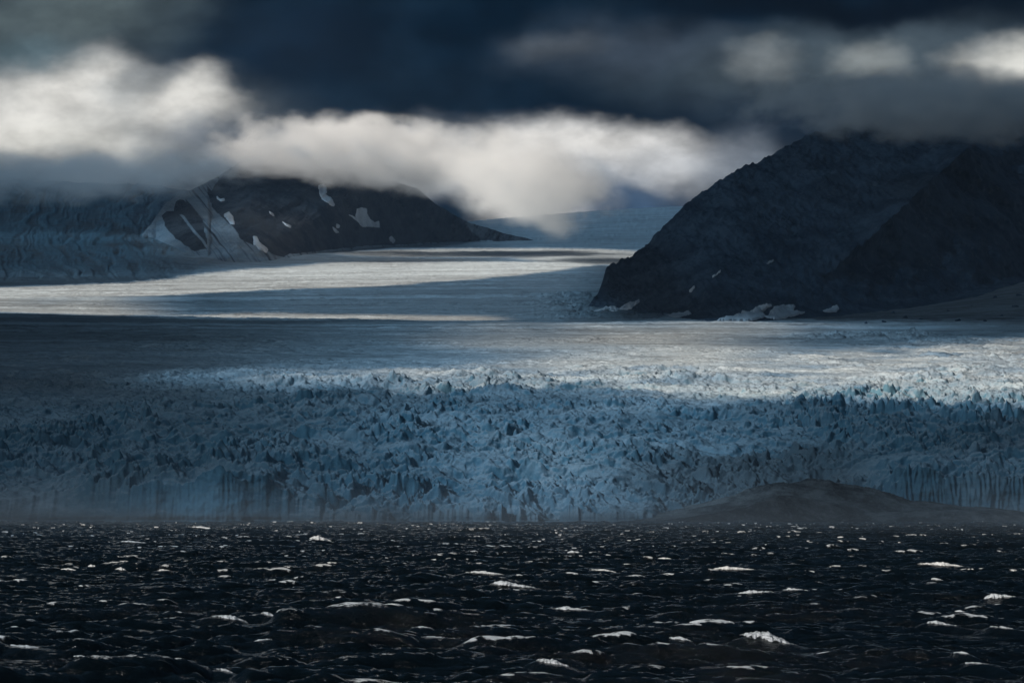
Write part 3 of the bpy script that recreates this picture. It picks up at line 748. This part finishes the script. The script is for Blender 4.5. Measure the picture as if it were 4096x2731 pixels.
# ------------------------------------------------------------------ snow patches and boulders
def patch(slope, poly, label, name='snow_patch', rough=1.1, thick=7.0, seed=1, group=None):
    p = np.array(poly, float); u0, r0 = p.min(0) - 2; u1, r1 = p.max(0) + 2
    U, R = np.meshgrid(np.arange(u0, u1, 0.25), np.arange(r0, r1, 0.25))
    uu = U + rough * fbm(U / 5, R / 3, 3, seed); rr = R + 0.6 * rough * fbm(U / 4 + 7, R / 3, 3, seed + 3)
    m = inside(poly, uu, rr)
    if not m.any(): return None
    # soft dome: distance-like measure by repeated averaging
    d = m.astype(float)
    for _ in range(6):
        q = np.pad(d, 1); d = (q[1:-1, 1:-1] + q[:-2, 1:-1] + q[2:, 1:-1] + q[1:-1, :-2] + q[1:-1, 2:]) / 5
    x, y, z, v = slope.point(U, R)
    lift = (2 + thick * 0.9 * d) * np.where(d > 0.05, 1, -1)
    keep = d > 0.3
    o = grid_mesh(name, x, y - lift, z + 0.5 * lift, {}, M_SNOW, keep=keep)
    return thing(o, label, 'snow patch', group)
GL = 'snow patches on the left mountain'; GR = 'snow patches at the foot of the right mountain'
patch(slope_L, [(318, 185), (323, 183), (326, 187), (325, 193), (330, 196), (334, 203), (333, 205.5), (328, 203), (321, 197), (318.5, 192)], 'narrow forked snow patch high on the left mountain under the cloud', seed=701, group=GL)
patch(slope_L, [(356, 208), (361, 206), (366, 207), (366, 212), (370, 218), (374, 221), (378, 220), (379, 227), (370, 225), (362, 225), (358, 221), (347, 214), (355, 217)], 'largest white snow patch on the left mountain, shaped like a boot', seed=711, group=GL)
patch(slope_L, [(268, 210.5), (272, 213), (273, 215.5), (269, 213)], 'tiny slanting snow streak on the dark scree, upper one of two', seed=721, rough=.4, group=GL)
patch(slope_L, [(281, 220), (285, 223), (291, 226), (290, 228), (285, 225)], 'thin slanting snow streak mid-slope, lower one of two', seed=723, rough=.5, group=GL)
patch(slope_L, [(336, 223), (339, 224), (338, 227), (335.5, 226)], 'small round snow dot above two others on the scree', seed=725, rough=.3, group=GL)
patch(slope_L, [(332, 226), (335, 228), (338, 231), (335, 232), (333, 229)], 'small snow fleck left of the boot-shaped snow patch', seed=727, rough=.4, group=GL)
patch(slope_L, [(223, 212), (228, 210), (232, 216), (233, 223), (229, 222), (223, 214)], 'pale snow patch on the left shoulder beside the ice tongue', seed=729, rough=.7, group=GL)
patch(slope_L, [(216, 195), (219, 198), (223, 197), (223, 199), (219, 200), (216, 198)], 'small curved snow rim at the top of the ice tongue', seed=731, rough=.4, group=GL)
patch(slope_L, [(252, 236), (256, 236), (258, 242), (263, 246), (267, 249), (265, 252), (258, 249), (253, 244)], 'snow patch low on the left mountain beside the glacier edge', seed=733, rough=.9, group=GL)
patch(slope_L, [(389, 238), (391, 236), (395, 240), (393, 243), (390, 241)], 'snow fleck on the lower right toe of the left mountain', seed=735, rough=.6, group=GL)
patch(slope_R, [(592, 312), (608, 308), (625, 306), (634, 302), (641, 300), (640, 304), (628, 309), (612, 313), (600, 315)], 'ragged white snow strip at the left foot of the dark mountain', seed=741, rough=2.2, group=GR)
patch(slope_R, [(660, 318), (672, 314), (692, 312), (694, 313.5), (680, 317), (668, 319.5)], 'thin snow strip at the foot of the dark mountain, between two broader ones', seed=745, rough=1.6, group=GR)
patch(slope_R, [(716, 321), (735, 315), (752, 310), (768, 305), (773, 306), (762, 312), (768, 316), (776, 308), (790, 305), (797, 306), (796, 312), (806, 313), (790, 317), (778, 320.5), (765, 317), (752, 321), (735, 322)], 'broad two-lobed snow bank, largest at the dark mountain foot', seed=747, rough=2.0, group=GR)
patch(slope_R, [(823, 312), (834, 308), (839, 305.5), (840, 309), (836, 312.5), (828, 313)], 'small wedge of snow at the right end of the mountain foot', seed=749, rough=1.0, group=GR)
patch(slope_R, [(715, 277), (722, 271), (724, 270), (718, 276)], 'thin snow sliver halfway up the dark mountain', seed=751, rough=.5, group=GR)
patch(slope_R, [(771, 262), (778, 256), (779, 257), (773, 262)], 'faint snow sliver in a gully of the dark mountain', seed=753, rough=.5, group=GR)
patch(slope_R, [(692, 289), (697, 286), (697, 287.5), (693, 290)], 'short snow fleck low on the dark mountain', seed=755, rough=.5, group=GR)

def build_boulders():
    import bmesh
    r = np.random.default_rng(33)
    spots = [(884, 322), (905, 318), (921, 320), (958, 321), (985, 321), (1002, 316), (948, 311), (972, 306), (1015, 307), (893, 313), (934, 303), (995, 298), (1019, 296), (866, 323)]
    for i, (u, rw) in enumerate(spots):
        D = float(D_for_row(u, rw)[0]); x, y, z = world_from(u, rw, D)
        bm = bmesh.new(); bmesh.ops.create_icosphere(bm, subdivisions=3, radius=1.0)
        for v in bm.verts:
            n = v.co.normalized(); f = 1 + 0.28 * math.sin(3.1 * n.x + i) * math.cos(2.7 * n.y + 2 * i) + 0.16 * math.sin(7 * n.z + 5 * n.x + i)
            v.co = n * f
        me = bpy.data.meshes.new('boulder'); bm.to_mesh(me); bm.free(); me.materials.append(M_ROCK)
        o = bpy.data.objects.new('boulder', me); C.objects.link(o)
        sz = 2.2 + 2.6 * r.random()
        o.location = (x, y, z + 0.3 * sz); o.scale = (sz * 1.35, sz, sz * 0.8); o.rotation_euler = (0, 0, r.random() * 6)
        thing(o, 'small dark boulder scattered on the grey slope below the right mountain', 'boulder', 'boulders on the debris slope')
build_boulders()

# ------------------------------------------------------------------ unseen cloud sheet overhead, shaped to cut the sun patches on the ground
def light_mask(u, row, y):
    """how open the deck is made for the sunlight wanted on the ground at (u, row)"""
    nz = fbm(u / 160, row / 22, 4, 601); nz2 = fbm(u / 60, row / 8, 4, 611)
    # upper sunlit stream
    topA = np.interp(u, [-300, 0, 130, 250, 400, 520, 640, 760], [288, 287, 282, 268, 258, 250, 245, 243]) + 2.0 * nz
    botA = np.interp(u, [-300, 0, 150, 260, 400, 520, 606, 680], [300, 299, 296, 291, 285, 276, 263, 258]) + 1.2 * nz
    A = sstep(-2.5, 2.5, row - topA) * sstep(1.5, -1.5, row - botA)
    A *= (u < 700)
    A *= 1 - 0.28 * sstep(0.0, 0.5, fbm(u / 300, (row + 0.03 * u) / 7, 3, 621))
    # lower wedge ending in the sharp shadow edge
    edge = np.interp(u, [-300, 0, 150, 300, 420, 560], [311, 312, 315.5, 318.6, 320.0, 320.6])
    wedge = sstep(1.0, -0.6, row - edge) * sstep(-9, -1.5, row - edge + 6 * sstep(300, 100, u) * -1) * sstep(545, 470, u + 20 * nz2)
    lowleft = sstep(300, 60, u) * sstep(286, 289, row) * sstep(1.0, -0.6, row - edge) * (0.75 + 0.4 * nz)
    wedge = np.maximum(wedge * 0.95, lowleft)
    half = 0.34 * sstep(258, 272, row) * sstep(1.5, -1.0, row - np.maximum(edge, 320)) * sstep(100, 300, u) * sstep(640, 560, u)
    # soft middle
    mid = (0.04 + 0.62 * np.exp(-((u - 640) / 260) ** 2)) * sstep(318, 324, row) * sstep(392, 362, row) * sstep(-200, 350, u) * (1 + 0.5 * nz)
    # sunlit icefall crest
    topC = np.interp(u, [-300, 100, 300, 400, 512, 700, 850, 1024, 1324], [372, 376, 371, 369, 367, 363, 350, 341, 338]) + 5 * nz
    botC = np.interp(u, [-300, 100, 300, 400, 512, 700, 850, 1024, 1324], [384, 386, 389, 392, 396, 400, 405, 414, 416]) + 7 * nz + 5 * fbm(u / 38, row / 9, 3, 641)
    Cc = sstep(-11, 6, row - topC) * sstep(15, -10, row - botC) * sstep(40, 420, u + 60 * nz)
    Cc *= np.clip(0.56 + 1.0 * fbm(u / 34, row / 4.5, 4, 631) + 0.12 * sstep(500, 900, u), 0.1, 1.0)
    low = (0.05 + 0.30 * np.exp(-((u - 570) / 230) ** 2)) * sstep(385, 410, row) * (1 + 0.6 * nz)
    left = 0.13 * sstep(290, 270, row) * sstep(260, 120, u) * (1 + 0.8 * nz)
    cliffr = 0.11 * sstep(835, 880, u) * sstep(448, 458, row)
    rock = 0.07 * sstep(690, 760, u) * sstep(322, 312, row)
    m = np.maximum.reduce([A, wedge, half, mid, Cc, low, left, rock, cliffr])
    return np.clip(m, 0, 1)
# visible cloud banks that lie against the mountains: (u, row, distance, half-width px, half-height px, half-depth m, tilt, density, albedo, sunlight, name, label)
CLOUDS = [
    (375, 154, 10200, 200, 45, 420, 5, 0.014, 1.0, 1.0, 'cloud', 'white low cloud draped over the top of the left mountain'),
    (524, 182, 9700, 118, 58, 420, 16, 0.0095, 1.0, 1.0, 'cloud', 'bright white cloud tongue spilling down between the two mountains'),
    (80, 176, 9700, 220, 32, 420, -2, 0.0055, 1.0, 0.3, 'cloud', 'grey low cloud hanging over the blue icefall at left'),
    (950, 106, 6600, 250, 42, 380, 1, 0.014, 0.95, 0.0, 'cloud', 'dark grey cloud cap hiding the peak of the right mountain'),
]
CLOUDS.insert(3, (262, 158, 10400, 80, 24, 320, 0, 0.009, 1.0, 0.0, 'cloud', 'small grey wisp veiling the pointed summit of the left mountain'))
DECK_Z = 2600.0
def build_deck():
    sx, sy, sz = SD
    xs = np.arange(-7200, 3000, 22.0); ys = np.arange(-4200, 13900, 19.0)
    X, Y = np.meshgrid(xs, ys)
    gz = np.zeros_like(X)
    for _ in range(9):
        t = (DECK_Z - gz) / sz; gx = X - sx * t; gy = Y - sy * t
        z, u, r = ground_z(gx, gy)
        gz = 0.35 * gz + 0.65 * np.where(gy > 1850, z, 0)
    uu, rr = pic_from(gx, np.maximum(gy, 200), gz)
    land = gy > 1850
    m = light_mask(uu, rr, gy)
    wat = np.clip(0.6 + 0.5 * fbm(gx / 500, gy / 300, 3, 651), 0.3, 0.95)
    wat = wat * sstep(1790, 1620, gy) + 0.05
    wat = wat + sstep(1770, 1810, gy) * (0.08 * sstep(835, 880, uu) + 0.26 * sstep(125, 160, uu) * sstep(285, 262, uu) + 0.3 * sstep(462, 474, uu) * sstep(512, 500, uu))
    m = np.where(land, m, wat)
    vis = (uu > -280) & (uu < 1310)
    m = np.where(land & ~vis, np.where(gx > 0, 0.07 * sstep(5300, 5800, gy), 0.0) + 0.04, m)
    m = np.where(gy > 9800, np.maximum(0.24 * sstep(420, 520, uu), 0.09 * sstep(240, 120, uu)), m)
    for (cu, cr, cD, hw, hh, dep, tilt, den, alb, lit, nm, lab) in CLOUDS:
        if lit <= 0: continue
        px, py, pz = world_from(cu, cr, cD)
        t = (DECK_Z - pz) / sz; qx = px + sx * t; qy = py + sy * t + 120
        m = np.maximum(m, lit * np.exp(-(((X - qx) / (hw * cD / FPX * 0.95)) ** 2 + ((Y - qy) / (dep * 1.0 + hh * cD / FPX * 1.0)) ** 2) ** 2))
    nn = fbm(X / 900, Y / 900, 5, 661)
    thick = 160 + 120 * nn + 220 * (1 - m)
    t_block = np.clip(1 - m, 0, 1)  # deck opacity, set from the wanted sun patches
    # bottom and top surfaces, closed round the rim
    edge = np.minimum(np.minimum(X - xs[0], xs[-1] - X), np.minimum(Y - ys[0], ys[-1] - Y))
    th = thick * sstep(0, 900, edge)
    Zb = DECK_Z - 0.0 * th; Zt = DECK_Z + 20 + th
    co = np.vstack([np.stack([X, Y, Zb], -1).reshape(-1, 3), np.stack([X, Y, Zt], -1).reshape(-1, 3)])
    nr, nc = X.shape; i = np.arange(nr * nc).reshape(nr, nc)
    q = np.stack([i[:-1, :-1], i[1:, :-1], i[1:, 1:], i[:-1, 1:]], -1).reshape(-1, 4)
    q2 = q[:, ::-1] + nr * nc
    rim = np.concatenate([i[0, :], i[1:, -1], i[-1, -2::-1], i[-2:0:-1, 0]])
    q3 = np.stack([rim, np.roll(rim, -1), np.roll(rim, -1) + nr * nc, rim + nr * nc], -1)
    q = np.vstack([q, q2, q3])
    att = np.concatenate([t_block.reshape(-1), np.zeros(nr * nc)])
    mt, n, out = material('cloud_gobo')
    tk = n.attr('sun_block')
    tr = n.new('ShaderNodeBsdfTransparent', {'Color': n.mix(n.ramp(tk, 0.22, 0.74), (1, 1, 1, 1), (0.34, 0.64, 1.0, 1))})  # blue tint added to colour the half-shaded ground
    tl = n.new('ShaderNodeBsdfTranslucent', {'Color': (0.0105, 0.0255, 0.041, 1)})  # dim blue glow, added as ambient light from above
    mx = n.new('ShaderNodeMixShader', {0: n.attr('sun_block'), 1: tr.outputs[0], 2: tl.outputs[0]})
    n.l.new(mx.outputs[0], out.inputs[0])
    o = raw_mesh('cloud_gobo', co, q, {'sun_block': att}, mt, True, 'stuff')
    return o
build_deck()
print('deck', round(time.time() - T0, 1))

# ------------------------------------------------------------------ cloud banks and haze
def build_clouds():
    for i, (cu, cr, cD, hw, hh, dep, tilt, den, alb, lit, nm, lab) in enumerate(CLOUDS):
        x, y, z = world_from(cu, cr, cD)
        import bmesh
        bm = bmesh.new(); bmesh.ops.create_icosphere(bm, subdivisions=4, radius=1.0)
        me = bpy.data.meshes.new(nm); bm.to_mesh(me); bm.free()
        o = bpy.data.objects.new(nm, me); C.objects.link(o)
        k = cD / FPX
        o.location = (x, y, z); o.scale = (hw * k, dep, hh * k); o.rotation_euler = (0, math.radians(tilt), 0)
        m, n, out = material('cloud_vapour')
        tc = n.new('ShaderNodeTexCoord').outputs['Object']
        r = n.new('ShaderNodeVectorMath', {0: tc}, operation='LENGTH').outputs['Value']
        ns = n.noise(n.mapping(tc, scale=(2.2 * hw / 100, 1.6, 1.5), loc=(i * 3.1, 0, 0)), 1.15, 4, 0.55)
        q = n.math('ADD', r, n.math('MULTIPLY', n.math('SUBTRACT', ns, 0.5), 1.5))
        d = n.math('MULTIPLY', n.ramp(q, 0.92, 0.15), n.ramp(r, 1.0, 0.8))
        pv = n.new('ShaderNodeVolumePrincipled', {'Color': (alb, alb, alb, 1), 'Density': n.math('MULTIPLY', d, den), 'Anisotropy': -0.4})
        n.l.new(pv.outputs[0], out.inputs['Volume'])
        me.materials.append(m)
        thing(o, lab, 'cloud', 'cloud banks on the mountains')
build_clouds()
def build_mist():
    co = np.array([(x, y, z) for z in (-1.5, 38) for y in (500, 1842) for x in (-760, 760)], float)
    q = np.array([(0, 2, 3, 1), (4, 5, 7, 6), (0, 1, 5, 4), (2, 6, 7, 3), (0, 4, 6, 2), (1, 3, 7, 5)])
    m, n, out = material('sea_spray')
    pos = n.new('ShaderNodeTexCoord').outputs['Object']
    sp = n.new('ShaderNodeSeparateXYZ', {0: pos})
    d = n.math('MULTIPLY', n.ramp(sp.outputs[2], 38, -2), n.ramp(sp.outputs[1], 400, 1900, 0.2, 1.0, 'LINEAR'))
    d = n.math('MULTIPLY', n.math('MULTIPLY', d, d), n.ramp(n.noise(n.mapping(pos, scale=(0.008, 0.004, 0.03)), 1.0, 3, 0.5), 0.3, 0.7, 0.3, 1.5))
    pv = n.new('ShaderNodeVolumePrincipled', {'Color': (0.62, 0.76, 0.9, 1), 'Density': n.math('MULTIPLY', d, 0.5e-3)})
    n.l.new(pv.outputs[0], out.inputs['Volume'])
    raw_mesh('mist', co, q, {}, m, False, 'stuff')
build_mist()
def build_haze():
    X0, X1, Y0, Y1, Z0, Z1 = -15000, 15000, -15000, 16500, -5.0, 1720.0
    co = np.array([(x, y, z) for z in (Z0, Z1) for y in (Y0, Y1) for x in (X0, X1)], float)
    q = np.array([(0, 2, 3, 1), (4, 5, 7, 6), (0, 1, 5, 4), (2, 6, 7, 3), (0, 4, 6, 2), (1, 3, 7, 5)])
    m, n, out = material('haze_air')
    pv = n.new('ShaderNodeVolumePrincipled', {'Color': (0.45, 0.68, 1.0, 1), 'Density': 0.7e-5, 'Anisotropy': 0.0})
    n.l.new(pv.outputs[0], out.inputs['Volume'])
    o = raw_mesh('haze', co, q, {}, m, False, 'stuff')
build_haze()
print('done', round(time.time() - T0, 1))
